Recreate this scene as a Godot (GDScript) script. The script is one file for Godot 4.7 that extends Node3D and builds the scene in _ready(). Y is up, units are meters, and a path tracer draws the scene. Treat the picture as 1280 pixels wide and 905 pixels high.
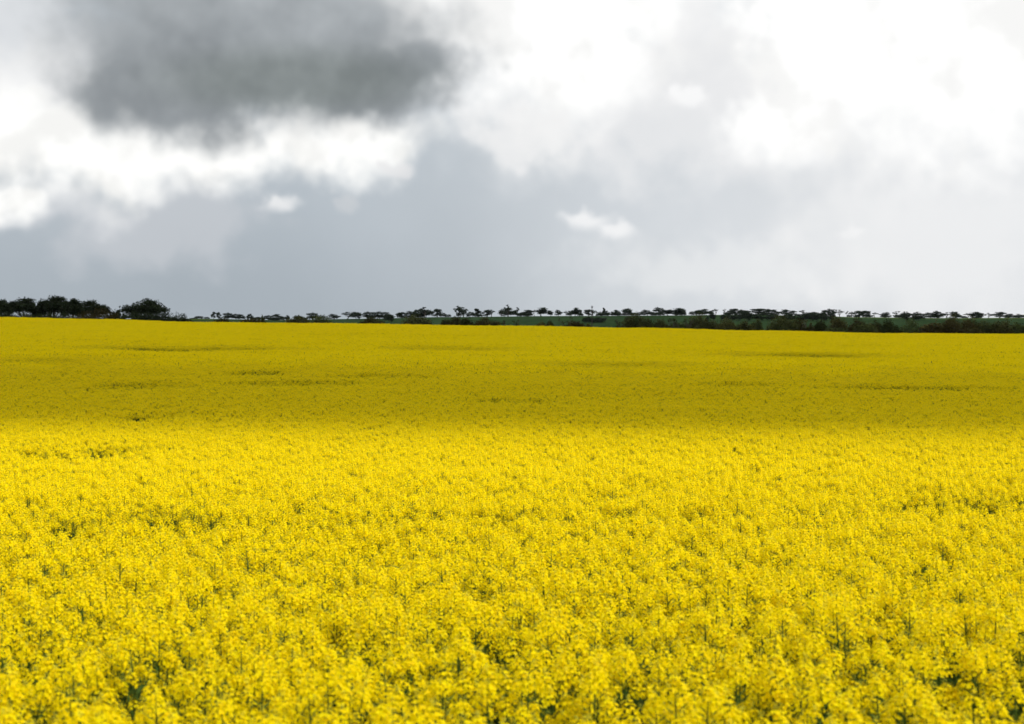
extends Node3D

# ---- the view: photograph 1280 x 905, focal length F pixels, eye-level at row HORIZON
const F := 2041.0
const HORIZON := 397.5
const EYE := 3.45
const CANOPY := 1.35
const CREST := 300.0
const RIDGE := 1480.0

var sun_to := Vector3.ZERO
var noise := FastNoiseLite.new()
var rng := RandomNumberGenerator.new()
var taken := {}
var M := {}


func _ready() -> void:
	rng.seed = 20
	noise.noise_type = FastNoiseLite.TYPE_SIMPLEX_SMOOTH
	noise.seed = 7
	noise.frequency = 1.0
	noise.fractal_type = FastNoiseLite.FRACTAL_FBM
	noise.fractal_octaves = 5
	noise.fractal_gain = 0.5
	make_view()
	make_materials()
	make_ground()
	make_cloud()
	make_field()
	make_trees()
	make_pole()


func make_view() -> void:
	var cam := Camera3D.new()
	cam.name = "camera"
	cam.fov = rad_to_deg(2.0 * atan(452.5 / F))
	cam.near = 0.1
	cam.far = 20000.0
	cam.position = Vector3(0, EYE, 0)
	cam.rotation.x = -atan((452.5 - HORIZON) / F)
	var lens := CameraAttributesPhysical.new()
	lens.frustum_focal_length = 54.0
	lens.exposure_aperture = 3.6
	lens.frustum_focus_distance = 42.0
	cam.attributes = lens
	cam.fov = rad_to_deg(2.0 * atan(452.5 / F))
	add_child(cam)

	var env := Environment.new()
	env.tonemap_mode = Environment.TONE_MAPPER_LINEAR
	env.tonemap_exposure = 1.12
	env.background_mode = Environment.BG_SKY
	env.sdfgi_enabled = true
	env.ssao_enabled = true
	env.ssil_enabled = true
	env.fog_enabled = true
	env.fog_density = 0.00001
	env.fog_light_color = Color(0.78, 0.82, 0.88)
	var sky := Sky.new()
	var pano := PanoramaSkyMaterial.new()
	pano.panorama = make_sky()
	pano.energy_multiplier = 1.0
	sky.sky_material = pano
	env.sky = sky
	var we := WorldEnvironment.new()
	we.name = "environment"
	we.environment = env
	add_child(we)

	var az := deg_to_rad(112.0)
	var el := deg_to_rad(48.0)
	sun_to = Vector3(sin(az) * cos(el), sin(el), -cos(az) * cos(el))
	var sun := DirectionalLight3D.new()
	sun.name = "sun"
	sun.light_energy = 1.6
	sun.light_color = Color(1.0, 0.96, 0.88)
	sun.light_angular_distance = 0.5
	sun.shadow_enabled = true
	sun.basis = Basis.looking_at(-sun_to, Vector3.UP)
	add_child(sun)


# ---- sky: grey rain air low down, white cumulus with a dark base above, the same weather all round
func blob(x: float, y: float, cx: float, cy: float, rx: float, ry: float) -> float:
	return 1.0 - Vector2((x - cx) / rx, (y - cy) / ry).length()


func over(c: Vector3, d: Vector3, a: float) -> Vector3:
	return c.lerp(d, clampf(a, 0.0, 1.0))


func sky_at(d: Vector3) -> Vector3:
	var az := atan2(d.x, -d.z)
	var el := asin(clampf(d.y, -1.0, 1.0))
	var x := 640.0 + F * tan(clampf(az, -1.3, 1.3))
	var y := HORIZON - F * tan(clampf(el, -0.1, 1.4)) / maxf(cos(clampf(az, -1.3, 1.3)), 0.1)
	var n1 := noise.get_noise_3dv(d * 16.0)
	var n2 := noise.get_noise_3dv(d * 16.0 + Vector3(31, 7, 3))
	var n3 := noise.get_noise_3dv(d * 30.0 + Vector3(3, 57, 9))
	var n4 := noise.get_noise_3dv(d * 6.0 + Vector3(11, 5, 77))
	var n5 := noise.get_noise_3dv(d * 70.0 + Vector3(5, 3, 7))
	var qx := x + 55.0 * n1 + 11.0 * n5
	var qy := y + 38.0 * n2 + 7.0 * n5
	# air
	var t := smoothstep(380.0, 1150.0, x + 0.15 * y + 60.0 * n4)
	var c := Vector3(0.626, 0.660, 0.690).lerp(Vector3(0.828, 0.840, 0.853), t)
	var lift := smoothstep(390.0, 190.0, y) * (1.0 - t)
	c += Vector3(0.05, 0.048, 0.046) * lift
	c += Vector3(1, 1, 1) * 0.018 * n4
	# the same air elsewhere round the horizon
	var away := smoothstep(420.0, 1500.0, absf(x - 640.0) - 420.0)
	if absf(az) > 1.25:
		away = 1.0
	var usual := 0.775 + 0.13 * n4
	c = c.lerp(Vector3(usual - 0.012, usual, usual + 0.014), away)
	# loose cloud higher up, all round
	var high := maxf(smoothstep(0.2, 0.25, el), smoothstep(0.12, 0.17, el) * smoothstep(0.40, 0.55, absf(az)))
	var g := smoothstep(0.0, 0.36, n4 + 0.35 * n3 + 0.15 * smoothstep(0.35, 0.7, el))
	var up := smoothstep(0.34, 0.6, el)
	var grey := Vector3(0.575, 0.587, 0.60).lerp(Vector3(0.86, 0.875, 0.89), up)
	c = c.lerp(grey.lerp(Vector3(1.12, 1.12, 1.115), g), high)
	# faint veils low on the right and left
	var v := blob(qx, qy, 900.0, 335.0, 190.0, 45.0) + 0.5 * n3
	c = over(c, Vector3(0.885, 0.89, 0.892), 0.55 * smoothstep(-0.2, 0.7, v))
	v = blob(qx, qy, 200.0, 275.0, 150.0, 70.0) + 0.4 * n3
	c = over(c, Vector3(0.755, 0.766, 0.785), 0.6 * smoothstep(-0.2, 0.5, v))
	v = blob(qx, qy, 60.0, 262.0, 120.0, 40.0) + 0.4 * n3
	c = over(c, Vector3(0.80, 0.81, 0.825), 0.6 * smoothstep(-0.1, 0.5, v))
	v = blob(qx, qy, 1180.0, 300.0, 260.0, 130.0) + 0.3 * n3
	c = over(c, Vector3(0.915, 0.915, 0.915), 0.6 * smoothstep(-0.2, 0.7, v))
	v = maxf(blob(qx, qy, 1120.0, 90.0, 360.0, 160.0), blob(qx, qy, 690.0, 80.0, 220.0, 140.0)) + 0.25 * n3
	c = over(c, Vector3(0.925, 0.925, 0.925), 0.85 * smoothstep(-0.3, 0.85, v))
	# grey between the white towers
	v = blob(qx, qy, 850.0, 120.0, 190.0, 130.0) + 0.35 * n3
	c = over(c, Vector3(0.875, 0.877, 0.882), 0.7 * smoothstep(-0.1, 0.5, v))
	# white masses
	v = maxf(maxf(blob(qx, qy, 40.0, 150.0, 230.0, 112.0), blob(qx, qy, 130.0, 185.0, 150.0, 62.0)), blob(qx, qy, 235.0, 180.0, 170.0, 68.0))
	v = maxf(v, blob(qx, qy, 410.0, 175.0, 120.0, 58.0))
	v = maxf(v, blob(qx, qy, 20.0, 255.0, 55.0, 46.0) - 0.25)
	v += 0.26 * n3 + 0.16 * n5
	var white := Vector3(0.965, 0.965, 0.957) - Vector3(1, 1, 1.0) * 0.05 * smoothstep(0.1, -0.5, n1 + n3)
	c = over(c, white, smoothstep(-0.26, 0.5, v))
	v = maxf(blob(qx, qy, 45.0, 50.0, 130.0, 95.0), blob(qx, qy, 20.0, -10.0, 180.0, 60.0)) + 0.35 * n3
	c = over(c, Vector3(0.875, 0.879, 0.886), 0.7 * smoothstep(-0.05, 0.5, v))
	v = maxf(blob(qx, qy, 700.0, 80.0, 125.0, 88.0), blob(qx, qy, 640.0, 5.0, 330.0, 80.0))
	v = maxf(v, maxf(blob(qx, qy, 1075.0, 40.0, 200.0, 140.0), blob(qx, qy, 1250.0, 20.0, 330.0, 185.0)))
	v = maxf(v, blob(qx, qy, 990.0, 140.0, 85.0, 62.0))
	v += 0.26 * n3 + 0.16 * n5
	white = Vector3(0.972, 0.972, 0.968) - Vector3(1, 1, 1.0) * 0.05 * smoothstep(0.1, -0.5, n1 + n2)
	c = over(c, white, smoothstep(-0.3, 0.5, v))
	v = blob(qx, qy, 660.0, 165.0, 90.0, 32.0) + 0.4 * n3
	c = over(c, Vector3(0.90, 0.90, 0.90), 0.7 * smoothstep(-0.1, 0.5, v))
	v = maxf(blob(qx, qy, 875.0, 45.0, 42.0, 70.0), blob(qx, qy, 870.0, 105.0, 70.0, 45.0)) + 0.35 * n3
	c = over(c, Vector3(0.875, 0.877, 0.882), 0.6 * smoothstep(-0.1, 0.6, v))
	# the dark rain cloud
	v = maxf(blob(qx, qy, 320.0, 60.0, 255.0, 95.0), blob(qx, qy, 230.0, 105.0, 150.0, 75.0))
	v = maxf(v, maxf(blob(qx, qy, 440.0, 100.0, 130.0, 55.0), blob(qx, qy, 290.0, -10.0, 200.0, 80.0)))
	v = maxf(v, blob(qx, qy, 500.0, 80.0, 130.0, 70.0) - 0.26)
	v += 0.20 * n3 + 0.05 * n5
	var dark := Vector3(0.545, 0.565, 0.580) + Vector3(1, 1, 1) * (0.05 * n2 + 0.04 * n3 + 0.02 * n5 + 0.07 * smoothstep(90.0, -10.0, y))
	dark -= Vector3(0.06, 0.055, 0.068) * smoothstep(-0.2, 0.7, blob(x, y, 370.0, 100.0, 210.0, 50.0))
	c = over(c, dark, smoothstep(-0.32, 0.44, v))
	# small cumulus
	var sx := x + 14.0 * n5 + 10.0 * n3
	var sy := y + 9.0 * n5 + 6.0 * n3
	v = maxf(blob(sx, sy, 736.0, 276.0, 40.0, 20.0), blob(sx, sy, 768.0, 288.0, 38.0, 14.0)) + 0.45 * n5
	c = over(c, Vector3(0.93, 0.93, 0.93), 0.8 * smoothstep(-0.05, 0.85, v))
	v = blob(sx, sy, 350.0, 254.0, 38.0, 15.0) + 0.4 * n5
	c = over(c, Vector3(0.91, 0.91, 0.91), 0.8 * smoothstep(-0.05, 0.85, v))
	v = blob(sx, sy, 434.0, 254.0, 16.0, 16.0) + 0.5 * n5
	c = over(c, Vector3(0.78, 0.79, 0.80), 0.5 * smoothstep(0.0, 0.6, v))
	v = blob(sx, sy, 500.0, 214.0, 26.0, 12.0) + 0.5 * n5
	c = over(c, Vector3(0.86, 0.86, 0.865), 0.7 * smoothstep(0.0, 0.6, v))
	v = blob(sx, sy, 860.0, 120.0, 30.0, 18.0) + 0.5 * n5
	c = over(c, Vector3(0.95, 0.95, 0.95), 0.7 * smoothstep(-0.1, 0.6, v))
	v = maxf(blob(sx, sy, 1065.0, 290.0, 24.0, 12.0), -1.0) + 0.5 * n5
	c = over(c, Vector3(0.93, 0.93, 0.93), 0.5 * smoothstep(0.0, 0.6, v))
	return Vector3(pow(c.x, 2.2), pow(c.y, 2.2), pow(c.z, 2.2))


func sky_texel(col: float, row: float, w: int, h: int) -> Color:
	var az := (col + 0.5) / w * TAU
	var el := PI / 2.0 - (row + 0.5) / h * PI
	el = maxf(el, 0.0)
	var c := sky_at(Vector3(sin(az) * cos(el), sin(el), -cos(az) * cos(el)))
	return Color(c.x, c.y, c.z)


func make_sky() -> ImageTexture:
	var w := 4096
	var h := 2048
	var small := Image.create(512, 256, false, Image.FORMAT_RGBAF)
	small.fill(Color(0.41, 0.44, 0.48))
	for row in 132:
		for col in 512:
			small.set_pixel(col, row, sky_texel(col, row, 512, 256))
	small.resize(w, h, Image.INTERPOLATE_CUBIC)
	var half := 300
	var top := 850
	for row in range(top, 1030):
		for k in range(-half, half):
			small.set_pixel(posmod(k, w), row, sky_texel(k, row, w, h))
	return ImageTexture.create_from_image(small)


# ---- helpers
func numbered(called: String) -> String:
	var n: int = taken.get(called, 0)
	taken[called] = n + 1
	return called if n == 0 else "%s_%03d" % [called, n]


func tag(o: Node3D, label: String, category: String, group := "") -> void:
	o.set_meta("label", label)
	o.set_meta("category", category)
	if group != "":
		o.set_meta("group", group)


func thing(called: String, label: String, category: String, at: Vector3, turn := 0.0, group := "") -> Node3D:
	var o := Node3D.new()
	o.name = numbered(called)
	add_child(o)
	o.position = at
	o.rotation.y = turn
	tag(o, label, category, group)
	return o


func part(called: String, mesh: Mesh, parent: Node3D, at := Transform3D()) -> MeshInstance3D:
	var o := MeshInstance3D.new()
	o.name = called
	o.mesh = mesh
	o.transform = at
	parent.add_child(o, true)
	return o


func structure(called: String, mesh: Mesh) -> MeshInstance3D:
	var o := part(called, mesh, self)
	o.set_meta("kind", "structure")
	return o


# triangles gathered as plain lists, one surface each
class Soup:
	var v := PackedVector3Array()
	var c := PackedColorArray()

	func tri(a: Vector3, b: Vector3, d: Vector3, col: Color) -> void:
		v.append(a)
		v.append(b)
		v.append(d)
		for k in 3:
			c.append(col)

	func quad(a: Vector3, b: Vector3, d: Vector3, e: Vector3, col: Color) -> void:
		tri(a, b, d, col)
		tri(a, d, e, col)

	func tube(pts: Array, rad: Array, sides: int, col: Color) -> void:
		var rings := []
		for i in pts.size():
			var dir: Vector3 = (pts[mini(i + 1, pts.size() - 1)] - pts[maxi(i - 1, 0)]).normalized()
			var s := dir.cross(Vector3(0.31, 0.17, 0.93)).normalized()
			var u := dir.cross(s)
			var ring := []
			for k in sides:
				var a := TAU * k / sides
				ring.append(pts[i] + (s * cos(a) + u * sin(a)) * float(rad[i]))
			rings.append(ring)
		for i in pts.size() - 1:
			for k in sides:
				var n := (k + 1) % sides
				quad(rings[i][k], rings[i][n], rings[i + 1][n], rings[i + 1][k], col)

	func add(other: Soup, t: Transform3D) -> void:
		v.append_array(t * other.v)
		c.append_array(other.c)

	func into(m: ArrayMesh, mat: Material) -> void:
		if v.is_empty():
			return
		var a := []
		a.resize(Mesh.ARRAY_MAX)
		a[Mesh.ARRAY_VERTEX] = v
		a[Mesh.ARRAY_COLOR] = c
		m.add_surface_from_arrays(Mesh.PRIMITIVE_TRIANGLES, a)
		m.surface_set_material(m.get_surface_count() - 1, mat)

	func mesh(mat: Material) -> ArrayMesh:
		var m := ArrayMesh.new()
		into(m, mat)
		return m


func shade(c: Color, by: float) -> Color:
	return Color(c.r * by, c.g * by, c.b * by)


func grain(freq: float, a: Color, b: Color, seed_at: int) -> NoiseTexture2D:
	var n := FastNoiseLite.new()
	n.seed = seed_at
	n.frequency = freq
	n.fractal_octaves = 5
	var t := NoiseTexture2D.new()
	t.width = 512
	t.height = 512
	t.seamless = true
	t.noise = n
	var g := Gradient.new()
	g.set_color(0, a)
	g.set_color(1, b)
	t.color_ramp = g
	return t


func make_materials() -> void:
	for k in ["petal", "green", "leaf", "bark"]:
		var m := StandardMaterial3D.new()
		m.resource_name = k
		m.vertex_color_use_as_albedo = true
		m.cull_mode = BaseMaterial3D.CULL_DISABLED
		m.roughness = 0.7
		M[k] = m
	M.petal.roughness = 0.5
	M.petal.metallic_specular = 0.2
	M.petal.backlight_enabled = true
	M.petal.backlight = Color(0.95, 0.95, 0.95)
	M.green.roughness = 0.7
	M.green.metallic_specular = 0.25
	M.bark.metallic_specular = 0.1
	M.leaf.roughness = 0.85
	M.leaf.metallic_specular = 0.15
	M.leaf.backlight_enabled = true
	M.leaf.backlight = Color(0.45, 0.45, 0.4)
	M.bark.roughness = 0.95
	var soil := StandardMaterial3D.new()
	soil.resource_name = "soil"
	soil.albedo_texture = grain(0.02, Color(0.30, 0.25, 0.18), Color(0.42, 0.37, 0.26), 3)
	soil.uv1_triplanar = true
	soil.uv1_world_triplanar = true
	soil.uv1_scale = Vector3(0.4, 0.4, 0.4)
	soil.roughness = 1.0
	soil.metallic_specular = 0.0
	M.soil = soil
	var grass := StandardMaterial3D.new()
	grass.resource_name = "grass"
	grass.vertex_color_use_as_albedo = true
	grass.albedo_texture = grain(0.015, Color(0.78, 0.80, 0.74), Color(1.0, 1.0, 1.0), 9)
	grass.uv1_triplanar = true
	grass.uv1_world_triplanar = true
	grass.uv1_scale = Vector3(0.011, 0.011, 0.011)
	grass.roughness = 1.0
	grass.metallic_specular = 0.0
	M.grass = grass
	var cloud := StandardMaterial3D.new()
	cloud.resource_name = "cloud"
	cloud.albedo_color = Color(0.97, 0.97, 0.97)
	cloud.roughness = 1.0
	cloud.metallic_specular = 0.0
	cloud.backlight_enabled = true
	cloud.backlight = Color(1, 1, 1)
	M.cloud = cloud
	var thin := cloud.duplicate()
	thin.resource_name = "added_thin_cloud"
	thin.transparency = BaseMaterial3D.TRANSPARENCY_ALPHA
	thin.albedo_color = Color(0.97, 0.97, 0.97, 0.17)  # see-through, so the added cloud takes off part of the sunlight
	M.added_thin_cloud = thin


# ---- the lie of the land, read off the photograph's crop line and ridge line
func along(table: Array, x: float) -> float:
	if x <= table[0][0]:
		return table[0][1]
	for i in range(1, table.size()):
		if x <= table[i][0]:
			var a: float = table[i - 1][0]
			return lerpf(table[i - 1][1], table[i][1], smoothstep(a, table[i][0], x))
	return table[-1][1]

const CREST_ROW := [[-400, 396.0], [0, 397.5], [120, 399.5], [250, 403.5], [400, 405.0], [620, 408.0], [800, 410.5], [950, 414.0], [1120, 417.3], [1280, 418.3], [1700, 419.5]]
const RIDGE_ROW := [[-400, 400.0], [0, 399.5], [240, 398.3], [350, 400.0], [450, 398.5], [560, 396.3], [700, 395.0], [850, 394.2], [930, 393.2], [1000, 394.5], [1080, 396.6], [1190, 397.6], [1280, 397.2], [1700, 398.5]]


func height(x: float, z: float) -> float:
	var r := maxf(-z, 0.0)
	var u := 640.0
	if r > 1.0:
		u = 640.0 + F * clampf(x / r, -0.55, 0.55)
	u = lerpf(640.0, u, smoothstep(10.0, 90.0, r))
	var deep := (along(CREST_ROW, u) - HORIZON) * CREST / F
	var hc := EYE - CANOPY - deep
	var hr := EYE - (along(RIDGE_ROW, u) - HORIZON) * RIDGE / F
	var drop := (along(CREST_ROW, u) - HORIZON) * 70.0 / F + 0.75
	var y := 0.0
	if r < CREST:
		# down into a shallow hollow, then up again to the crest
		var under := 3.72 - 2.52 * pow(1.0 - minf(r, 62.0) / 62.0, 1.75)
		y = EYE - CANOPY - (under if r < 62.0 else lerpf(under, deep, (r - 62.0) / (CREST - 62.0)))
	elif r < CREST + 70.0:
		y = lerpf(hc, hc - drop, pow((r - CREST) / 70.0, 1.4))
	elif r < 820.0:
		y = lerpf(hc - drop, hr - 17.0, smoothstep(CREST + 70.0, 820.0, r))
	elif r < RIDGE:
		y = lerpf(hr - 17.0, hr, smoothstep(820.0, RIDGE, r))
	elif r < 2600.0:
		y = lerpf(hr, hr - 22.0, smoothstep(RIDGE, 2600.0, r))
	else:
		y = hr - 22.0
	var roll := 0.11 * noise.get_noise_2d(x * 0.02, z * 0.05) + 0.35 * noise.get_noise_2d(x * 0.006 + 9.0, z * 0.012) * smoothstep(30.0, 120.0, r)
	return y + roll * (1.0 - smoothstep(CREST - 60.0, CREST + 40.0, r) * 0.8)


# a point on the ground seen at column px, r metres off
func spot(px: float, r: float) -> Vector3:
	var x := (px - 640.0) / F * r
	return Vector3(x, height(x, -r), -r)


func sheet(rows: Array, cols: Array, paint: Callable, mat: Material) -> ArrayMesh:
	var st := SurfaceTool.new()
	st.begin(Mesh.PRIMITIVE_TRIANGLES)
	st.set_smooth_group(0)
	for r in rows:
		for k in cols:
			var reach := maxf(absf(r), 40.0)
			var x: float = k * reach
			st.set_color(paint.call(x, -float(r)))
			st.add_vertex(Vector3(x, height(x, -float(r)), -float(r)))
	var w := cols.size()
	for i in rows.size() - 1:
		for k in w - 1:
			var a := i * w + k
			for n in [a, a + w, a + 1, a + 1, a + w, a + w + 1]:
				st.add_index(n)
	st.generate_normals()
	var m := st.commit()
	m.surface_set_material(0, mat)
	return m


func make_ground() -> void:
	var cols := []
	for k in range(-24, 25):
		cols.append(k * 0.016)
	for k in [0.45, 0.55, 0.75, 1.1, 1.8, 3.0]:
		cols.append(k)
		cols.push_front(-k)
	var rows := [-3000.0, -1500.0, -500.0, -150.0, -50.0, -15.0, -5.0]
	var r := 0.0
	while r < CREST + 12.0:
		rows.append(r)
		r += maxf(1.0, r * 0.03)
	rows.append(CREST + 14.0)
	structure("ground", sheet(rows, cols, func(_x, _z): return Color.WHITE, M.soil))
	rows = [CREST + 14.0]
	r = CREST + 20.0
	while r < 2600.0:
		rows.append(r)
		r += r * 0.018
	for k in [2600.0, 3500.0, 5000.0]:
		rows.append(k)
	structure("pasture", sheet(rows, cols, pasture_color, M.grass))


func pasture_color(x: float, z: float) -> Color:
	var r := -z
	var c := Color(0.043, 0.076, 0.034)
	if r < 700.0:
		c = Color(0.035, 0.07, 0.022)
	var u := 640.0 + F * x / maxf(r, 1.0)
	# a paler paddock along the top of the rise on one side
	if r > 1405.0 and (u > 1045.0 or u < 255.0):
		c = Color(0.10, 0.14, 0.04)
	elif r > 1405.0 and u > 900.0 and u < 945.0:
		c = Color(0.06, 0.11, 0.03)
	return shade(c, 1.0 + 0.25 * noise.get_noise_2d(x * 0.01, z * 0.004))


# ---- the clouds overhead: one whose shadow lies on the far part of the field, and an unseen thin one added to dim the sun on its near edge
func make_cloud() -> void:
	var outline := []
	for k in range(-70, 71):
		var x := signf(k) * pow(absf(k) / 70.0, 2.2) * 950.0
		var edge := -53.0 + 4.0 * tanh(x / 18.0) + 12.0 * noise.get_noise_1d(x * 0.035) + absf(x) * 0.02 - 0.0002 * x * x
		edge += 30.0 * noise.get_noise_1d(x * 0.01) * smoothstep(60.0, 300.0, absf(x))
		outline.append(Vector2(x, minf(edge, -12.0)))
	for k in 60:
		var t := PI * (k + 0.5) / 60.0
		outline.append(Vector2(950.0 * cos(t), -520.0 - 2200.0 * sin(t)) + Vector2(60, 60) * noise.get_noise_1d(k * 0.3))
	var o := part("cloud", cloud_mesh(outline, Vector2(0, -1500), 60.0, 25.0, M.cloud), self)
	o.position = sun_to * (2050.0 / sun_to.y)
	tag(o, "broad grey cloud high over the far half of the field", "cloud")
	outline = []
	for k in range(40, -41, -1):
		var x := signf(k) * pow(absf(k) / 40.0, 1.8) * 320.0
		outline.append(Vector2(x, -21.0 + 7.0 * noise.get_noise_1d(x * 0.04 + 50.0) + 0.0004 * x * x))
	for k in 40:
		var t := PI * (k + 0.5) / 40.0
		outline.append(Vector2(-320.0 * cos(t), 60.0 + 420.0 * sin(t)) + Vector2(30, 30) * noise.get_noise_1d(k * 0.3))
	o = part("cloud_001", cloud_mesh(outline, Vector2(0, 150), 8.0, 4.0, M.added_thin_cloud), self)  # added out of view to dim the near crop below the bright strip
	o.position = sun_to * (2200.0 / sun_to.y)
	tag(o, "thin cloud out of view, added to dim the sun on the near edge of the field", "cloud")


# a closed cloud body: an outline seen from above, swelling over and under
func cloud_mesh(outline: Array, mid: Vector2, over_by: float, under_by: float, mat: Material) -> ArrayMesh:
	var rings := [1.0, 0.997, 0.985, 0.95, 0.86, 0.7, 0.45, 0.2]
	var st := SurfaceTool.new()
	st.begin(Mesh.PRIMITIVE_TRIANGLES)
	st.set_smooth_group(0)
	var w := outline.size()
	for side in [over_by, -under_by]:
		for s in rings:
			for p in outline:
				var q: Vector2 = mid + (p - mid) * float(s)
				var bump := 1.0 + 0.5 * noise.get_noise_2d(q.x * 0.006, q.y * 0.006)
				st.add_vertex(Vector3(q.x, side * sqrt(1.0 - pow(float(s), 4.0)) * bump, q.y))
		st.add_vertex(Vector3(mid.x, side, mid.y))
	var block := w * rings.size() + 1
	for b in 2:
		for i in rings.size() - 1:
			for k in w:
				var p0: int = b * block + i * w + k
				var p1: int = b * block + i * w + (k + 1) % w
				for id in ([p0, p1, p0 + w, p1, p1 + w, p0 + w] if b == 0 else [p0, p0 + w, p1, p1, p0 + w, p1 + w]):
					st.add_index(id)
		var last: int = b * block + (rings.size() - 1) * w
		for k in w:
			for id in ([last + k, last + (k + 1) % w, b * block + block - 1] if b == 0 else [last + k, b * block + block - 1, last + (k + 1) % w]):
				st.add_index(id)
	st.generate_normals()
	var m := st.commit()
	m.surface_set_material(0, mat)
	return m


# ---- canola
const YELLOW := Color(0.90, 0.745, 0.003)
const STEM := Color(0.055, 0.10, 0.018)


func flower(s: Soup, at: Vector3, up: Vector3, size: float, col: Color) -> void:
	var a := up.cross(Vector3(0.3, 0.2, 0.9)).normalized().rotated(up, rng.randf() * TAU)
	var b := up.cross(a)
	for k in 4:
		var d := a if k == 0 else b if k == 1 else -a if k == 2 else -b
		var e := d.cross(up)
		var tip := at + d * size + up * size * rng.randf_range(-0.2, 0.35)
		var mid := at + d * size * 0.55 + up * size * 0.25
		s.quad(at, mid + e * size * 0.42, tip, mid - e * size * 0.42, shade(col, rng.randf_range(0.9, 1.06)))


func head_soups(full: float) -> Array:
	# one raceme: flowers round a short spike, tight buds on top
	var s := Soup.new()
	var g := Soup.new()
	var tall := rng.randf_range(0.055, 0.10) * full
	var n := int(30 * full)
	for i in n:
		var t := float(i) / n
		var turn := i * 2.4 + rng.randf() * 0.5
		var out := Vector3(cos(turn), 0, sin(turn))
		var reach := lerpf(0.041, 0.013, t * t) * rng.randf_range(0.75, 1.2)
		var at := out * reach + Vector3.UP * (tall * t + rng.randf_range(-0.008, 0.008))
		var col := YELLOW
		col = Color(col.r, col.g * rng.randf_range(0.93, 1.06), col.b)
		flower(s, at, (out * (1.0 - 0.55 * t) + Vector3.UP * (0.45 + 0.6 * t)).normalized(), rng.randf_range(0.0105, 0.0145), col)
	for i in 7:
		var out := Vector3(cos(i * 2.4), 0, sin(i * 2.4)) * 0.007
		var at := out + Vector3.UP * (tall + 0.004 * i)
		flower(g, at, Vector3.UP, 0.006, Color(0.42, 0.40, 0.03))
	g.tube([Vector3(0, -0.14, 0), Vector3(0, tall, 0)], [0.0026, 0.0016], 3, STEM)
	# young pods and bare flower stalks below
	for i in 9:
		var turn := i * 2.4
		var out := Vector3(cos(turn), 0.55, sin(turn)).normalized()
		var at := Vector3(0, -0.02 - 0.012 * i, 0)
		g.quad(at, at + out * 0.03 + Vector3(0.0016, 0, 0), at + out * 0.055 + Vector3.UP * 0.012, at + out * 0.03 - Vector3(0.0016, 0, 0), shade(STEM, 1.25))
	return [s, g]


func leaf_blade(s: Soup, at: Vector3, dir: Vector3, long: float, col: Color) -> void:
	var side := dir.cross(Vector3.UP).normalized()
	var m := at + dir * long * 0.5 + Vector3.UP * long * 0.12
	var tip := at + dir * long - Vector3.UP * long * 0.15
	var w := side * long * 0.19
	s.tri(at, m - w, m + w, col)
	s.tri(m - w, tip, m + w, col)


# a plant: stalks, leaves and where its heads sit
func plant_design(heads: Array) -> Dictionary:
	var stalk := Soup.new()
	var leaves := Soup.new()
	var sits := []
	var lean := Vector3(rng.randf_range(-0.07, 0.07), 0, rng.randf_range(-0.07, 0.07))
	var tall := rng.randf_range(1.16, 1.3)
	var top := Vector3(0, tall, 0) + lean
	var mid := Vector3(0, tall * 0.5, 0) + lean * 0.3
	stalk.tube([Vector3(0, -0.05, 0), mid, top], [0.008, 0.006, 0.003], 4, STEM)
	sits.append([rng.randi() % heads.size(), Transform3D(Basis().scaled(Vector3.ONE * rng.randf_range(1.0, 1.2)), top)])
	for i in rng.randi_range(4, 6):
		var t := rng.randf_range(0.42, 0.82)
		var from := Vector3(0, tall * t, 0) + lean * t
		var turn := i * 2.4 + rng.randf() * 0.6
		var out := Vector3(cos(turn), 0, sin(turn)) * rng.randf_range(0.05, 0.13)
		var end := Vector3(0, tall * rng.randf_range(0.84, 1.0), 0) + lean + out
		stalk.tube([from, from.lerp(end, 0.5) + out * 0.22, end], [0.0045, 0.0035, 0.0025], 3, shade(STEM, rng.randf_range(0.85, 1.1)))
		var tilt := Basis(Vector3(out.z, 0, -out.x).normalized(), rng.randf_range(0.0, 0.3)).scaled(Vector3.ONE * rng.randf_range(0.8, 1.12))
		sits.append([rng.randi() % heads.size(), Transform3D(tilt, end)])
		if rng.randf() < 0.8:
			leaf_blade(leaves, from, out.normalized() + Vector3.UP * 0.4, rng.randf_range(0.08, 0.14), shade(STEM, rng.randf_range(0.7, 1.0)))
	for i in 5:
		var turn := i * 2.4 + 1.0
		leaf_blade(leaves, Vector3(0, tall * (0.15 + 0.09 * i), 0), Vector3(cos(turn), 0.35, sin(turn)), rng.randf_range(0.16, 0.26), shade(STEM, rng.randf_range(0.6, 0.9)))
	return {"stalk": stalk, "leaves": leaves, "sits": sits}


func plant_mesh(p: Dictionary, heads: Array) -> ArrayMesh:
	var y := Soup.new()
	var g := Soup.new()
	for s in p.sits:
		y.add(heads[s[0]][0], s[1])
		g.add(heads[s[0]][1], s[1])
	g.add(p.stalk, Transform3D())
	g.add(p.leaves, Transform3D())
	var m := ArrayMesh.new()
	y.into(m, M.petal)
	g.into(m, M.green)
	return m


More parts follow.
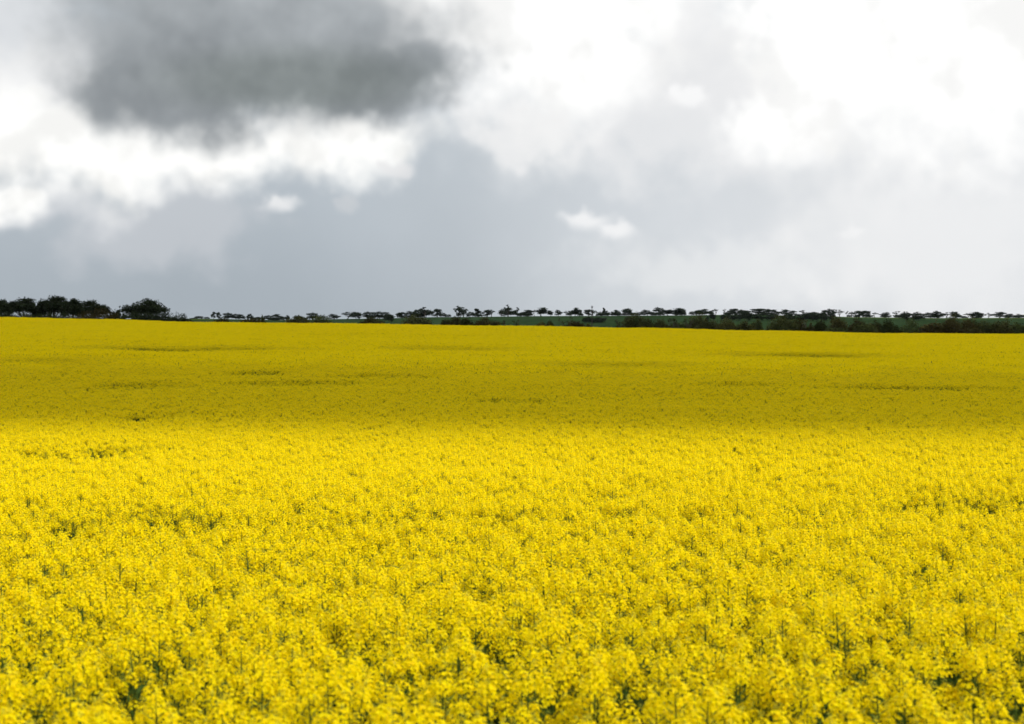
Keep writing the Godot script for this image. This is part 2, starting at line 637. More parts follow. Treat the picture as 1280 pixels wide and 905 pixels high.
# far off: two metres square of the crop, each head a few petals-worth of faces
func patch_mesh() -> ArrayMesh:
	var y := Soup.new()
	var g := Soup.new()
	for i in 104:
		var at := Vector3(rng.randf_range(-1.05, 1.05), 0, rng.randf_range(-1.05, 1.05))
		var tall := rng.randf_range(1.1, 1.38) + (0.12 if rng.randf() < 0.05 else 0.0)
		var side := Vector3(0.011, 0, 0.011)
		g.quad(at - side, at + side, at + side + Vector3.UP * tall, at - side + Vector3.UP * tall, STEM)
		for h in 6:
			var turn := h * 2.4 + rng.randf()
			var c := at + Vector3(cos(turn), 0, sin(turn)) * (rng.randf_range(0.05, 0.13) if h else 0.0) + Vector3.UP * tall * (rng.randf_range(0.76, 1.02) if h else 1.03)
			for q in 6:
				var p := c + Vector3(rng.randf_range(-0.03, 0.03), rng.randf_range(0.0, 0.11), rng.randf_range(-0.03, 0.03))
				var n := Vector3(rng.randfn(), rng.randfn() + 0.1, rng.randfn()).normalized()
				var a := n.cross(Vector3(0.3, 0.2, 0.9)).normalized() * 0.0235
				var b := n.cross(a)
				y.quad(p - a, p - b, p + a, p + b, shade(YELLOW, rng.randf_range(0.9, 1.06)))
	var m := ArrayMesh.new()
	y.into(m, M.petal)
	g.into(m, M.green)
	return m


# places where the drill missed: [column, row, half width in columns, half depth in metres, how bare]
const GAPS := [[95, 566, 62, 1.52, 1], [30, 563, 30, 0.91, 0.8999999999999999], [160, 559, 50, 1.22, 0.8], [1195, 628, 95, 1.28, 1], [1260, 622, 40, 1.22, 1], [600, 645, 120, 0.91, 0.75], [230, 648, 170, 0.91, 0.8], [150, 640, 60, 0.91, 0.8], [420, 650, 60, 0.91, 0.7], [880, 640, 110, 0.91, 0.7], [205, 436, 75, 5.82, 1], [300, 434, 60, 4.48, 0.65], [180, 521, 40, 1.52, 0.7], [1150, 484, 130, 2.91, 0.85], [930, 480, 60, 2.24, 0.65], [1010, 443, 80, 5.6, 0.65], [380, 478, 90, 2.69, 0.55], [170, 480, 60, 2.69, 0.55], [320, 466, 40, 2.69, 0.65], [120, 836, 34, 0.28, 0.95], [290, 848, 40, 0.32, 1], [40, 822, 26, 0.23, 0.85], [1060, 868, 40, 0.32, 1], [640, 812, 40, 0.28, 0.85], [1140, 705, 22, 0.41, 0.95], [420, 806, 36, 0.28, 0.85], [1210, 850, 34, 0.28, 0.85], [700, 870, 40, 0.28, 0.75], [860, 800, 34, 0.28, 0.75], [520, 830, 30, 0.3, 0.8], [960, 838, 30, 0.3, 0.8], [210, 800, 24, 0.26, 0.8], [1150, 890, 30, 0.3, 0.8], [800, 880, 26, 0.28, 0.8], [760, 640, 60, 0.8, 0.6], [1030, 636, 50, 0.8, 0.6], [60, 655, 50, 0.8, 0.6], [560, 437, 60, 4.8, 0.5], [760, 455, 70, 4.0, 0.5], [60, 450, 60, 4.0, 0.5], [480, 470, 70, 3.2, 0.5], [640, 500, 70, 2.24, 0.5]]


var gaps := []


# whether that part of the crop is drawn as whole patches: none before 95 m, all past 125 m
func far_cell(x: float, z: float) -> bool:
	var i := floori(x / 1.9)
	var k := floori(z / 1.9)
	var t := fposmod(sin(i * 12.9898 + k * 78.233) * 43758.5453, 1.0)
	for g in gaps:
		if g[1] < -68.0 and Vector2((x - g[0]) / (g[2] + 2.5), (z - g[1]) / (g[3] + 2.5)).length() < 1.1:
			return false
	return t < (-z - 95.0) / 30.0


func make_field() -> void:
	rng.seed = 31
	var heads := []
	var head_meshes := []
	for i in 6:
		heads.append(head_soups(1.0 if i < 4 else 0.72))
		head_meshes.append([heads[i][0].mesh(M.petal), heads[i][1].mesh(M.green)])
	var designs := []
	var meshes := []
	var stalks := []
	var blades := []
	for i in 8:
		designs.append(plant_design(heads))
		meshes.append(plant_mesh(designs[i], heads))
		stalks.append(designs[i].stalk.mesh(M.green))
		blades.append(designs[i].leaves.mesh(M.green))
	# gaps on the ground
	gaps.clear()
	for g in GAPS:
		var r: float = (EYE - CANOPY) * F / (g[1] - HORIZON)
		for k in 12:
			var p := spot(g[0], r)
			r = (EYE - CANOPY - p.y) * F / (g[1] - HORIZON)
		gaps.append([(g[0] - 640.0) / F * r, -r, g[2] / F * r, g[3], g[4]])
	var near_gaps := {}
	for g in gaps:
		for zz in range(int(g[1] - g[3] * 2.0) - 1, int(g[1] + g[3] * 2.0) + 2):
			if not near_gaps.has(zz):
				near_gaps[zz] = []
			near_gaps[zz].append(g)
	var put := []
	for i in 8:
		put.append([])
	var single := 0
	var step := 0.17
	var z := 4.6
	while z < 200.0:
		var wide := z * 0.36 + 1.2
		var x := -wide
		while x < wide:
			var px := x + rng.randf_range(-0.1, 0.1)
			var pz := -z + rng.randf_range(-0.1, 0.1)
			x += step
			if z > 95.0 and far_cell(px, pz):
				continue
			var thin := noise.get_noise_2d(px * 1.1 + 40.0, pz * 1.1)
			var wave := noise.get_noise_2d(px * 0.06, pz * 0.3 + 70.0)
			var tall := rng.randf_range(0.93, 1.09) + 0.04 * thin + 0.04 * wave
			if rng.randf() < 0.05:
				tall += 0.07
			var keep := 0.97 + minf(0.0, thin + (0.0 if z < 11.0 else 0.27) + 0.2 * wave) * 1.8
			if z < 10.0:
				keep -= 0.12
			for g in near_gaps.get(int(pz), []):
				var d := Vector2((px - g[0]) / g[2], (pz - g[1]) / g[3]).length() + 0.6 * thin
				if d < 1.0:
					keep -= g[4]
					tall -= 0.16 * g[4]
			var kind := rng.randi() % 8
			var turn := rng.randf() * TAU
			var tilt := Vector2(rng.randfn(), rng.randfn()) * 0.05
			if rng.randf() < keep:
				var b := Basis.from_euler(Vector3(tilt.x, turn, tilt.y)).scaled(Vector3(1, 1, 1) * tall)
				var t := Transform3D(b, Vector3(px, height(px, pz), pz))
				var seen := absf(px / pz) < 0.31 and -pz > 6.7
				if seen and single < 300:
					single += 1
					var o := thing("canola_plant", "flowering yellow canola plant on the near edge of the field", "canola", Vector3.ZERO, 0.0, "canola plants on the near edge of the field")
					o.transform = t
					part("stem", stalks[kind], o)
					part("leaves", blades[kind], o)
					for s in designs[kind].sits:
						var head := part("flower_head", head_meshes[s[0]][0], o, s[1])
						part("stalk", head_meshes[s[0]][1], head)
				else:
					put[kind].append(t)
		z += step
	var field := Node3D.new()
	field.name = "canola_field"
	add_child(field)
	field.set_meta("kind", "stuff")
	tag(field, "dense yellow canola crop in flower filling the wide field", "canola")
	for i in 8:
		scatter(field, "crop", meshes[i], put[i])
	var patches := []
	var spots := []
	for i in 4:
		patches.append(patch_mesh())
		spots.append([])
	z = 95.0
	while z < CREST + 13.0:
		var wide := z * 0.36 + 2.0
		var x := -wide
		while x < wide:
			var px := (floorf(x / 1.9) + 0.5) * 1.9 + rng.randf_range(-0.1, 0.1)
			var pz := (floorf(-z / 1.9) + 0.5) * 1.9 + rng.randf_range(-0.1, 0.1)
			var thin := noise.get_noise_2d(px * 0.15 + 40.0, pz * 0.15)
			var tall := 1.0 + 0.06 * thin + 0.06 * noise.get_noise_2d(px * 0.04, pz * 0.2 + 70.0) + rng.randf_range(-0.03, 0.03)
			var slope := Basis.from_euler(Vector3(0, rng.randi() % 4 * PI / 2.0 + rng.randf_range(-0.1, 0.1), 0)).scaled(Vector3(1, tall, 1))
			if not far_cell(px, pz):
				x += 1.9
				continue
			spots[rng.randi() % 4].append(Transform3D(slope, Vector3(px, height(px, pz), pz)))
			x += 1.9
		z += 1.9
	for i in 4:
		scatter(field, "crop", patches[i], spots[i])


func scatter(parent: Node3D, called: String, mesh: Mesh, where: Array) -> void:
	var mm := MultiMesh.new()
	mm.transform_format = MultiMesh.TRANSFORM_3D
	mm.mesh = mesh
	mm.instance_count = where.size()
	for i in where.size():
		mm.set_instance_transform(i, where[i])
	var o := MultiMeshInstance3D.new()
	o.name = called
	o.multimesh = mm
	o.set_meta("kind", "stuff")
	parent.add_child(o, true)


# ---- trees and shrubs
const GUM := Color(0.026, 0.036, 0.018)
const OLIVE := Color(0.056, 0.047, 0.017)
const BARK := Color(0.085, 0.072, 0.058)


# leaf clumps filling one lobe of a crown
func foliage(s: Soup, at: Vector3, rad: Vector3, n: int, size: float, col: Color) -> void:
	var clumps := []
	var count := maxi(5, n / 26)
	for i in count:
		var d := Vector3(rng.randfn(), rng.randfn() * 0.8 + 0.12, rng.randfn()).normalized() * pow(rng.randf(), 0.45)
		clumps.append([at + d * rad * 0.86, rng.randf_range(0.75, 1.25)])
	for i in n:
		var c: Array = clumps[i % count]
		var d := Vector3(rng.randfn(), rng.randfn() * 0.8, rng.randfn()).normalized() * pow(rng.randf(), 0.4) * 0.45
		var p: Vector3 = c[0] + d * rad * 1.1
		var nn := Vector3(rng.randfn(), rng.randfn() + 0.4, rng.randfn()).normalized()
		var a := nn.cross(Vector3(0.3, 0.2, 0.9)).normalized() * size * rng.randf_range(0.6, 1.2)
		var b := nn.cross(a) * 0.55
		s.quad(p - a, p - b, p + a, p + b, shade(col, float(c[1]) * rng.randf_range(0.8, 1.2)))


func limb(s: Soup, from: Vector3, to: Vector3, r0: float, r1: float, sides := 4) -> void:
	var mid := from.lerp(to, 0.5) + Vector3(rng.randfn(), rng.randf(), rng.randfn()) * from.distance_to(to) * 0.07
	s.tube([from, mid, to], [r0, (r0 + r1) * 0.5, r1], sides, shade(BARK, rng.randf_range(0.8, 1.15)))


# [trunk with limbs, crown] of a tree w wide and h tall
func tree_meshes(kind: String, w: float, h: float, leaf: float, amount: float, col: Color) -> Array:
	var wood := Soup.new()
	var crown := Soup.new()
	var lobes := []
	var r := w * 0.5
	var thick := clampf(h * 0.028, 0.07, 0.26)
	var fork := Vector3(rng.randf_range(-0.1, 0.1) * w, h * 0.25, rng.randf_range(-0.06, 0.06) * w)
	match kind:
		"grove":  # heavy crown held up on forked limbs, daylight under it
			for i in 8:
				var a := TAU * i / 8.0 + rng.randf()
				var out := rng.randf_range(0.4, 0.72)
				var p := Vector3(cos(a) * out * r, h * (0.79 - 0.26 * out + rng.randf_range(-0.08, 0.06)), sin(a) * out * r)
				lobes.append([p, Vector3(r * 0.4, h * 0.17, r * 0.4)])
			lobes.append([Vector3(rng.randf_range(-0.25, 0.25) * r, h * 0.84, 0), Vector3(r * 0.5, h * 0.15, r * 0.5)])
		"gum":  # open umbrella crown on forked limbs
			for i in 9:
				var a := TAU * i / 9.0 + rng.randf()
				var out := rng.randf_range(0.2, 0.66)
				var p := Vector3(cos(a) * out * r, h * ((rng.randf_range(0.5, 0.84) if i % 3 else rng.randf_range(0.28, 0.45)) - 0.1 * out), sin(a) * out * r)
				lobes.append([p, Vector3(r * 0.38, h * 0.2, r * 0.38)])
			lobes.append([Vector3(rng.randf_range(-0.25, 0.25) * r, h * 0.85, 0), Vector3(r * 0.5, h * 0.15, r * 0.5)])
		"dense":  # heavy round crown nearly to the ground
			for i in 8:
				var a := TAU * i / 8.0 + rng.randf()
				var out := rng.randf_range(0.3, 0.62)
				lobes.append([Vector3(cos(a) * out * r, h * rng.randf_range(0.22, 0.7), sin(a) * out * r), Vector3(r * 0.42, h * 0.24, r * 0.42)])
			lobes.append([Vector3(0, h * 0.8, 0), Vector3(r * 0.5, h * 0.2, r * 0.5)])
		"tall":  # narrow, stacked clumps
			for i in 5:
				var t := 0.34 + 0.14 * i
				lobes.append([Vector3(rng.randf_range(-0.35, 0.35) * r, h * t, rng.randf_range(-0.35, 0.35) * r), Vector3(r * rng.randf_range(0.5, 0.75), h * 0.13, r * 0.6)])
		"plume":  # a few separate tufts on bare limbs
			for i in 5:
				var a := TAU * i / 5.0 + rng.randf()
				var out := rng.randf_range(0.3, 0.75)
				lobes.append([Vector3(cos(a) * out * r, h * rng.randf_range(0.5, 0.92), sin(a) * out * r), Vector3(r * 0.32, h * 0.115, r * 0.32)])
			lobes.append([Vector3(0, h * 0.93, 0), Vector3(r * 0.34, h * 0.1, r * 0.34)])
		"bush":  # a dome on the ground
			for i in 7:
				var a := TAU * i / 7.0 + rng.randf()
				var out := rng.randf_range(0.35, 0.66)
				lobes.append([Vector3(cos(a) * out * r, h * rng.randf_range(0.22, 0.55), sin(a) * out * r), Vector3(r * 0.42, h * 0.32, r * 0.42)])
			lobes.append([Vector3(rng.randf_range(-0.2, 0.2) * r, h * 0.62, 0), Vector3(r * 0.55, h * 0.36, r * 0.55)])
			fork.y = h * 0.12
		"sparse":  # thin, twiggy
			for i in 9:
				var a := TAU * i / 9.0 + rng.randf()
				var out := rng.randf_range(0.2, 0.8)
				lobes.append([Vector3(cos(a) * out * r, h * rng.randf_range(0.35, 0.9), sin(a) * out * r), Vector3(r * 0.24, h * 0.1, r * 0.24)])
			fork.y = h * 0.1
	wood.tube([Vector3(0, -0.4, 0), fork * 0.5, fork], [thick * 1.25, thick, thick * 0.85], 6, BARK)
	var n := int(amount / lobes.size())
	for l in lobes:
		var end: Vector3 = l[0]
		limb(wood, fork, end, thick * 0.5, thick * 0.16)
		if kind in ["sparse", "plume", "gum", "grove"]:
			for k in 3:
				var d: Vector3 = Vector3(rng.randfn(), rng.randf_range(0.2, 1.0), rng.randfn()) * l[1] * 0.8
				limb(wood, fork.lerp(end, 0.72), end + d, thick * 0.2, thick * 0.07, 3)
		foliage(crown, l[0], l[1], n if kind != "sparse" else n / 2, leaf, col)
	# fit the crown to the height and width asked for
	var top := 0.0
	var side := 0.0
	var xs := []
	var ys := []
	for k in range(0, crown.v.size(), 6):
		xs.append(absf(crown.v[k].x))
		ys.append(crown.v[k].y)
	xs.sort()
	ys.sort()
	side = xs[int(xs.size() * 0.9)]
	top = ys[int(ys.size() * 0.99)]
	var fit := Transform3D(Basis.from_scale(Vector3(w * 0.5 / maxf(side, 0.01), h / maxf(top, 0.01), w * 0.5 / maxf(side, 0.01))), Vector3.ZERO)
	crown.v = fit * crown.v
	wood.v = fit * wood.v
	return [wood.mesh(M.bark), crown.mesh(M.leaf)]


func plant_tree(called: String, meshes: Array, px: float, r: float, top_row: float, base_drop: float, real_w: float, label: String, category: String, group: String, size := Vector2.ZERO) -> void:
	var at := spot(px, r)
	at.y -= base_drop
	var o := thing(called, label, category, at, 0.0, group)
	var t := Transform3D()
	if size != Vector2.ZERO:
		var h := EYE - (top_row - HORIZON) * r / F - at.y
		var flip := -1.0 if rng.randf() < 0.5 else 1.0
		t = Transform3D(Basis.from_scale(Vector3(flip * real_w / size.x, h / size.y, real_w / size.x)), Vector3.ZERO)
	part("trunk", meshes[0], o, t)
	part("crown", meshes[1], o, t)


# [column, width in columns, top row, kind, metres off, label]
const HOME := [
	[2, 22, 376.3, "grove", 372, "dark gum tree at the far left end of the grove beside the crop"],
	[27, 32, 374.0, "grove", 376, "round-topped dark gum with sky showing between its trunks"],
	[50, 13, 380.5, "grove", 380, "small dark gum squeezed between two larger gums of the grove"],
	[69, 31, 371.8, "grove", 378, "tallest broad dark gum in the middle of the grove"],
	[89, 20, 375.3, "grove", 372, "dark gum leaning against the tallest gum of the grove"],
	[114, 36, 377.0, "grove", 380, "wide flat-topped gum behind a brownish dome-shaped shrub"],
	[183, 40, 375.6, "grove", 375, "lone umbrella-shaped dark gum with gaps under its crown"],
]
const HOME_SHRUBS := [
	[8, 20, 392.0, "bush", 362, "low dark shrub under the end gum of the grove"],
	[30, 26, 393.0, "bush", 366, "low dark shrub under the round-topped gum"],
	[60, 26, 392.5, "bush", 364, "low dark shrub under the tallest gum of the grove"],
	[84, 22, 392.0, "bush", 366, "low dark shrub under the leaning gum of the grove"],
	[117, 40, 387.3, "bush", 350, "brownish dome-shaped shrub in front of the wide gum"],
	[145, 17, 390.2, "bush", 356, "small dark shrub beside the brownish dome-shaped shrub"],
	[150, 8, 387.5, "sparse", 358, "thin twiggy sapling rising behind a small dark shrub"],
	[176, 24, 390.5, "bush", 366, "dark shrub under the lone umbrella-shaped gum"],
	[201, 22, 387.8, "bush", 362, "dark shrub pressed against the lone umbrella-shaped gum"],
	[223, 25, 393.4, "bush", 354, "low dome-shaped shrub standing apart past the lone gum"],
]
# the hedge row behind the crop: [column, width, top row, kind]
const HEDGE := [[278, 24, 399.0, "bush"], [311, 22, 399.6, "bush"], [328, 8, 396.5, "bush"], [376, 30, 396.8, "bush"], [401, 32, 396.4, "bush"], [466, 32, 398.0, "bush"], [521, 35, 396.2, "bush"], [566, 26, 398.0, "bush"], [584, 15, 399.4, "bush"], [611, 30, 399.0, "bush"], [632, 10, 400.5, "sparse"], [646, 12, 399.5, "sparse"], [676, 14, 404.0, "bush"], [688, 10, 402.5, "bush"], [707, 20, 396.5, "sparse"], [718, 22, 402.5, "bush"], [734, 10, 406.0, "bush"], [774, 12, 399.5, "sparse"], [794, 30, 394.4, "bush"], [812, 12, 401.0, "bush"], [825, 26, 401.2, "bush"], [841, 14, 398.0, "sparse"], [848, 20, 404.6, "bush"], [860, 14, 396.8, "sparse"], [875, 24, 394.8, "bush"], [886, 44, 403.0, "bush"], [909, 26, 399.8, "bush"], [931, 22, 404.0, "bush"], [946, 14, 401.5, "bush"], [979, 36, 396.2, "bush"], [972, 26, 408.0, "bush"], [997, 18, 400.8, "bush"], [1008, 16, 399.5, "sparse"], [1012, 12, 408.0, "bush"], [1027, 20, 402.4, "bush"], [1047, 21, 398.6, "bush"], [1043, 28, 411.0, "bush"], [1071, 20, 401.0, "bush"], [1081, 32, 405.0, "bush"], [1094, 20, 404.0, "bush"], [1113, 24, 401.4, "bush"], [1138, 30, 402.0, "bush"], [1166, 30, 405.0, "bush"], [1192, 18, 396.0, "bush"], [1189, 32, 403.0, "bush"], [1213, 24, 399.6, "bush"], [1216, 22, 411.0, "bush"], [1230, 26, 403.0, "bush"], [1251, 26, 404.0, "bush"], [1261, 20, 402.0, "bush"], [1274, 24, 405.5, "bush"], [1296, 28, 403.5, "bush"]]
# along the rise: [column, width, top row, kind]
const SKYLINE := [[158, 12, 394.0, "dense"], [169, 14, 392.5, "dense"], [40, 12, 391.5, "dense"], [242, 8, 397.0, "dense"], [250, 8, 395.5, "dense"], [257, 8, 396.0, "dense"], [266, 8, 390.4, "gum"], [275, 7, 391.0, "gum"], [284, 11, 391.6, "dense"], [294, 13, 393.0, "dense"], [303, 12, 392.4, "dense"], [314, 10, 392.0, "dense"], [326, 10, 396.0, "dense"], [336, 9, 394.0, "dense"], [345, 10, 393.4, "gum"], [353, 7, 396.5, "dense"], [361, 9, 393.8, "dense"], [370, 9, 395.5, "dense"], [392, 13, 392.0, "dense"], [404, 8, 394.8, "gum"], [417, 10, 391.8, "gum"], [435, 11, 389.4, "plume"], [446, 16, 391.0, "dense"], [460, 16, 390.8, "dense"], [473, 15, 390.4, "dense"], [487, 12, 393.0, "dense"], [497, 6, 391.8, "dense"], [503, 7, 389.8, "gum"], [513, 13, 389.6, "gum"], [526, 13, 386.0, "dense"], [534, 13, 387.0, "dense"], [530, 10, 383.8, "plume"], [546, 8, 386.6, "gum"], [554, 10, 392.0, "dense"], [562, 7, 392.0, "dense"], [570, 12, 382.0, "plume"], [574, 14, 384.5, "gum"], [581, 11, 384.0, "plume"], [590, 10, 390.3, "dense"], [598, 8, 385.4, "tall"], [608, 10, 386.8, "gum"], [617, 8, 386.8, "plume"], [625, 5, 388.0, "plume"], [635, 15, 384.3, "dense"], [636, 7, 380.4, "plume"], [646, 7, 384.2, "plume"], [656, 12, 386.4, "gum"], [664, 7, 388.0, "gum"], [670, 7, 387.2, "plume"], [677, 10, 385.0, "gum"], [687, 8, 387.4, "gum"], [696, 10, 387.0, "gum"], [705, 6, 387.4, "plume"], [711, 6, 388.4, "dense"], [716, 7, 387.2, "gum"], [722, 8, 385.6, "gum"], [727, 6, 386.8, "gum"], [734, 8, 386.3, "gum"], [739, 5, 388.0, "plume"], [745, 7, 387.6, "plume"], [751, 6, 389.6, "plume"], [754, 5, 385.2, "tall"], [760, 9, 388.4, "dense"], [770, 10, 386.8, "dense"], [777, 8, 391.4, "dense"], [785, 9, 386.4, "dense"], [796, 14, 390.6, "dense"], [810, 15, 386.4, "gum"], [826, 13, 384.6, "gum"], [836, 9, 386.4, "gum"], [845, 10, 385.4, "gum"], [853, 12, 386.2, "dense"], [863, 8, 388.8, "dense"], [870, 9, 388.0, "dense"], [883, 16, 385.6, "dense"], [895, 9, 386.0, "plume"], [904, 5, 387.0, "plume"], [911, 11, 387.5, "dense"], [917, 9, 385.0, "gum"], [926, 8, 388.0, "dense"], [934, 10, 387.6, "dense"], [948, 16, 386.0, "gum"], [957, 9, 387.0, "gum"], [967, 12, 386.3, "gum"], [978, 13, 387.4, "gum"], [990, 10, 388.0, "gum"], [1005, 11, 387.0, "plume"], [1018, 12, 389.5, "dense"], [1029, 6, 388.0, "gum"], [1036, 9, 387.2, "gum"], [1042, 6, 387.0, "plume"], [1050, 8, 387.0, "plume"], [1060, 6, 388.0, "plume"], [1065, 6, 389.0, "plume"], [1074, 11, 388.6, "gum"], [1084, 12, 388.4, "gum"], [1096, 9, 390.0, "plume"], [1106, 13, 389.4, "gum"], [1119, 8, 389.0, "plume"], [1132, 7, 389.0, "plume"], [1147, 8, 388.8, "plume"], [1160, 11, 390.2, "gum"], [1172, 12, 389.6, "gum"], [1174, 6, 387.4, "plume"], [1182, 9, 390.0, "plume"], [1193, 13, 388.8, "gum"], [1207, 10, 391.0, "plume"], [1217, 11, 390.6, "gum"], [1225, 10, 390.4, "gum"], [1236, 9, 391.4, "plume"], [1248, 14, 390.0, "gum"], [1262, 11, 391.8, "gum"], [1274, 12, 391.2, "plume"], [1288, 12, 391.0, "gum"]]
# part way down the rise: [column, width, top row, base row, kind, label]
const SLOPE := [
	[487, 11, 393.0, 402.5, "dense", "squat dark tree in the green paddock beside a clump of gums"],
	[734, 10, 396.6, 403.0, "bush", "dark rounded bush at one end of the hedge in the green paddock"],
	[743, 12, 397.4, 403.0, "bush", "dark low bush in the middle of the hedge in the green paddock"],
	[751, 11, 396.8, 403.0, "bush", "dark rounded bush at the end of the paddock hedge past the pole"],
	[884, 4, 395.3, 401.0, "dense", "tiny round tree alone in the green paddock"],
	[891, 7, 391.5, 400.5, "gum", "small forked gum standing just below the ridge line"],
	[908, 12, 391.0, 400.0, "dense", "dark round tree at the start of the grove on the slope"],
	[921, 12, 392.0, 400.5, "dense", "dark tree inside the grove on the slope beside a taller gum"],
	[934, 13, 390.0, 401.0, "dense", "broad dark tree in the grove on the slope"],
	[948, 14, 392.0, 400.0, "dense", "dark spreading tree midway along the grove on the slope"],
	[964, 14, 391.5, 400.0, "dense", "low dark tree behind the largest hedge shrub"],
	[985, 14, 392.0, 400.5, "dense", "dark tree on the slope behind the largest hedge shrub"],
	[1003, 14, 392.3, 401.0, "dense", "dark block-shaped tree near the end of the slope grove"],
	[1014, 13, 391.0, 401.2, "dense", "dense dark tree second from the end of the slope grove"],
	[1026, 13, 391.2, 401.2, "dense", "dense dark tree at the very end of the slope grove"],
	[1040, 8, 391.4, 400.8, "gum", "thin greyish tree just past the end of the slope grove"],
	[1132, 11, 391.0, 400.6, "dense", "dark ball-shaped tree under a bare twig on the slope"],
	[1147, 15, 391.8, 400.2, "dense", "wide dark ball-shaped tree beside a similar smaller one"],
]
const SETS := {
	"gum": "open-crowned gums on the skyline", "dense": "dense round trees on the skyline", "tall": "narrow trees on the skyline",
	"plume": "wispy gums on the skyline", "bush": "shrubs of the hedge row", "sparse": "saplings of the hedge row",
}


# which stretch of the hedge row, how big, and what it is like
func hedge_label(a: Array) -> String:
	var where := "past the end of the slope grove"
	if a[0] < 430.0:
		where = "between the lone gum and the first skyline gums"
	elif a[0] < 740.0:
		where = "on the lone gum's side of the utility pole"
	elif a[0] < 900.0:
		where = "between the utility pole and the slope grove"
	elif a[0] < 1030.0:
		where = "in front of the slope grove"
	if a[3] == "sparse":
		return "thin twiggy sapling in the hedge row " + where
	var size := "low rounded" if a[2] > 403.2 else "large rounded" if a[1] >= 28.0 else "tall upright" if a[2] < 399.2 else "middling rounded"
	return size + " olive-brown hedge row shrub " + where


func skyline_label(a: Array) -> String:
	var where := "past the slope grove"
	if a[0] < 430.0:
		where = "beyond the lone gum"
	elif a[0] < 560.0:
		where = "near the first big skyline clump"
	elif a[0] < 740.0:
		where = "in the row leading to the utility pole"
	elif a[0] < 900.0:
		where = "between the utility pole and the slope grove"
	elif a[0] < 1030.0:
		where = "above the slope grove"
	var tall: bool = a[2] < 387.5
	match a[3]:
		"gum":
			return ("tall" if tall else "short") + " open-crowned gum on the far skyline " + where
		"dense":
			return ("tall" if tall else "squat") + " dense round tree on the far skyline " + where
		"plume":
			return ("tall" if tall else "short") + " wispy tufted gum on the far skyline " + where
	return "narrow upright tree on the far skyline " + where


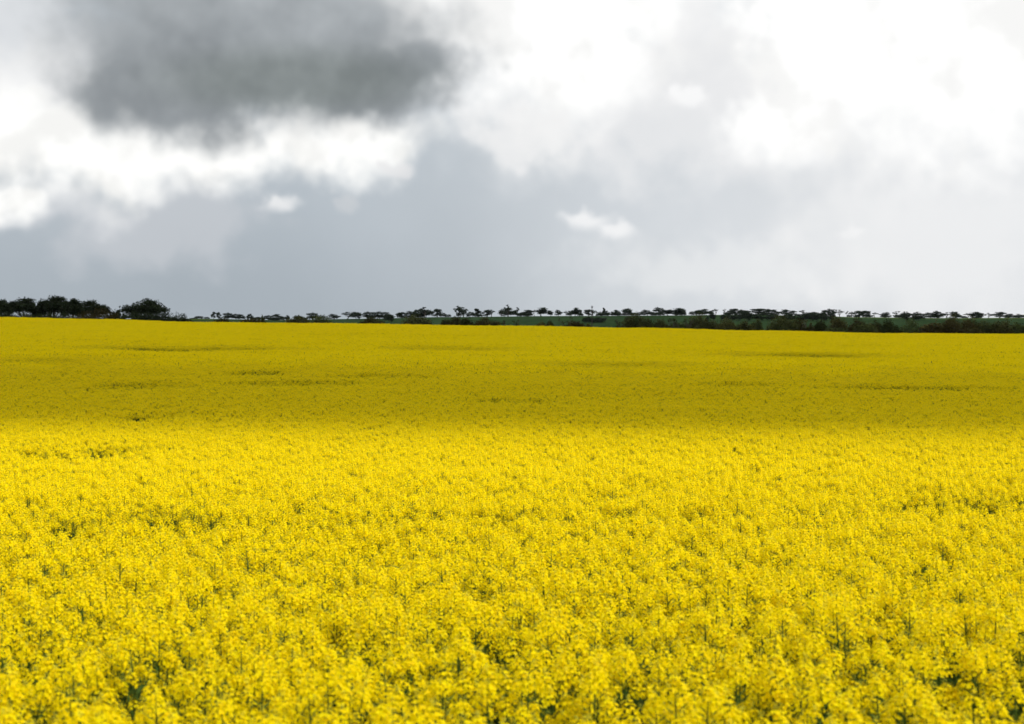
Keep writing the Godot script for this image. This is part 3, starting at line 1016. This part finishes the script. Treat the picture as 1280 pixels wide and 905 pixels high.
func make_trees() -> void:
	rng.seed = 77
	for a in HOME:
		var at := spot(a[0], a[4])
		var h: float = EYE - (a[2] - HORIZON) * a[4] / F - at.y
		plant_tree("gum_tree", tree_meshes(a[3], a[1] * a[4] / F, h, 0.17, 8500.0, GUM), a[0], a[4], a[2], 0.0, 0.0, a[5], "tree", "")
	for a in HOME_SHRUBS:
		var at := spot(a[0], a[4])
		var h: float = EYE - (a[2] - HORIZON) * a[4] / F - at.y
		var brown: bool = a[0] == 117
		plant_tree("sapling" if a[3] == "sparse" else "shrub", tree_meshes(a[3], a[1] * a[4] / F, h, 0.12, 4500.0, shade(OLIVE, 0.8) if brown else GUM), a[0], a[4], a[2], 0.0, 0.0, a[5], "shrub", "")
	for a in HEDGE:
		var r := rng.randf_range(338.0, 362.0)
		if a[2] > 407.0:
			r = 330.0
		var at := spot(a[0], r)
		var h: float = EYE - (a[2] - HORIZON) * r / F - at.y
		var col := shade(OLIVE.lerp(Color(0.043, 0.056, 0.019), rng.randf()), rng.randf_range(0.75, 1.7))
		plant_tree("sapling" if a[3] == "sparse" else "shrub", tree_meshes(a[3], a[1] * 0.82 * r / F, h, 0.12, 1500.0 + 200.0 * a[1] if a[3] == "bush" else 420.0, col), a[0], r, a[2], 0.0, 0.0, hedge_label(a), "shrub", SETS[a[3]])
	# far trees share a few shapes of each kind
	var shapes := {}
	var dims := {"gum": Vector2(8, 8), "dense": Vector2(8, 6), "tall": Vector2(4.5, 9), "plume": Vector2(7, 9), "bush": Vector2(8, 4)}
	for k in dims:
		shapes[k] = []
		for i in 4 if k in ["gum", "dense", "plume"] else 2:
			shapes[k].append(tree_meshes(k, dims[k].x, dims[k].y, 0.27, 2600.0 if k != "plume" else 700.0, Color(0.034, 0.048, 0.028)))
	for a in SKYLINE:
		var r := rng.randf_range(RIDGE - 60.0, RIDGE + 10.0)
		var set_: Array = shapes[a[3]]
		plant_tree("gum_tree" if a[3] != "dense" else "round_tree", set_[rng.randi() % set_.size()], a[0] + rng.randf_range(-2.5, 2.5), r, a[2] + rng.randf_range(-0.8, 1.2), 0.1, a[1] * rng.randf_range(0.6, 1.3) * r / F, skyline_label(a), "tree", SETS[a[3]], dims[a[3]])
	# low scrub between their trunks
	for k in 46:
		var px := rng.randf_range(270.0, 1280.0)
		var r := rng.randf_range(RIDGE - 60.0, RIDGE - 5.0)
		var row := HORIZON + (EYE - spot(px, r).y) * F / r
		plant_tree("shrub", shapes.bush[rng.randi() % 2], px, r, row - rng.randf_range(1.8, 4.2), 0.1, rng.randf_range(5.0, 11.0) * r / F, "low dark scrub bush between the trees of the far skyline", "shrub", "scrub bushes on the skyline", dims.bush)
	for a in SLOPE:
		var r := 1450.0
		while r > 1000.0 and HORIZON + (EYE - spot(a[0], r).y) * F / r < a[3]:
			r -= 10.0
		var set_: Array = shapes[a[4]]
		plant_tree("gum_tree" if a[4] == "gum" else "round_tree" if a[4] == "dense" else "shrub", set_[rng.randi() % set_.size()], a[0], r, a[2], 0.1, a[1] * r / F, a[5], "shrub" if a[4] == "bush" else "tree", "", dims[a[4]])


func make_pole() -> void:
	var r := 520.0
	var at := spot(740.0, r)
	var top := EYE - (381.5 - HORIZON) * r / F
	var h := top - at.y
	var o := thing("utility_pole", "slim dark utility pole rising from behind the crop", "pole", at)
	var s := Soup.new()
	s.tube([Vector3(0, -0.5, 0), Vector3(0, h * 0.5, 0), Vector3(0, h - 0.35, 0)], [0.17, 0.14, 0.11], 8, Color(0.07, 0.062, 0.055))
	part("shaft", s.mesh(M.bark), o)
	s = Soup.new()
	s.tube([Vector3(-0.3, h - 0.7, 0.13), Vector3(0.3, h - 0.7, 0.13)], [0.05, 0.05], 4, Color(0.08, 0.07, 0.06))
	part("crossarm", s.mesh(M.bark), o)
	for x in [0.0, -0.26, 0.26]:
		s = Soup.new()
		var b := h - 0.36 if x == 0.0 else h - 0.66
		s.tube([Vector3(x, b, 0.0 if x == 0.0 else 0.13), Vector3(x, b + 0.14, 0.0 if x == 0.0 else 0.13), Vector3(x, b + 0.34, 0.0 if x == 0.0 else 0.13)], [0.05, 0.1, 0.04], 6, Color(0.1, 0.1, 0.1))
		part("insulator", s.mesh(M.bark), o)
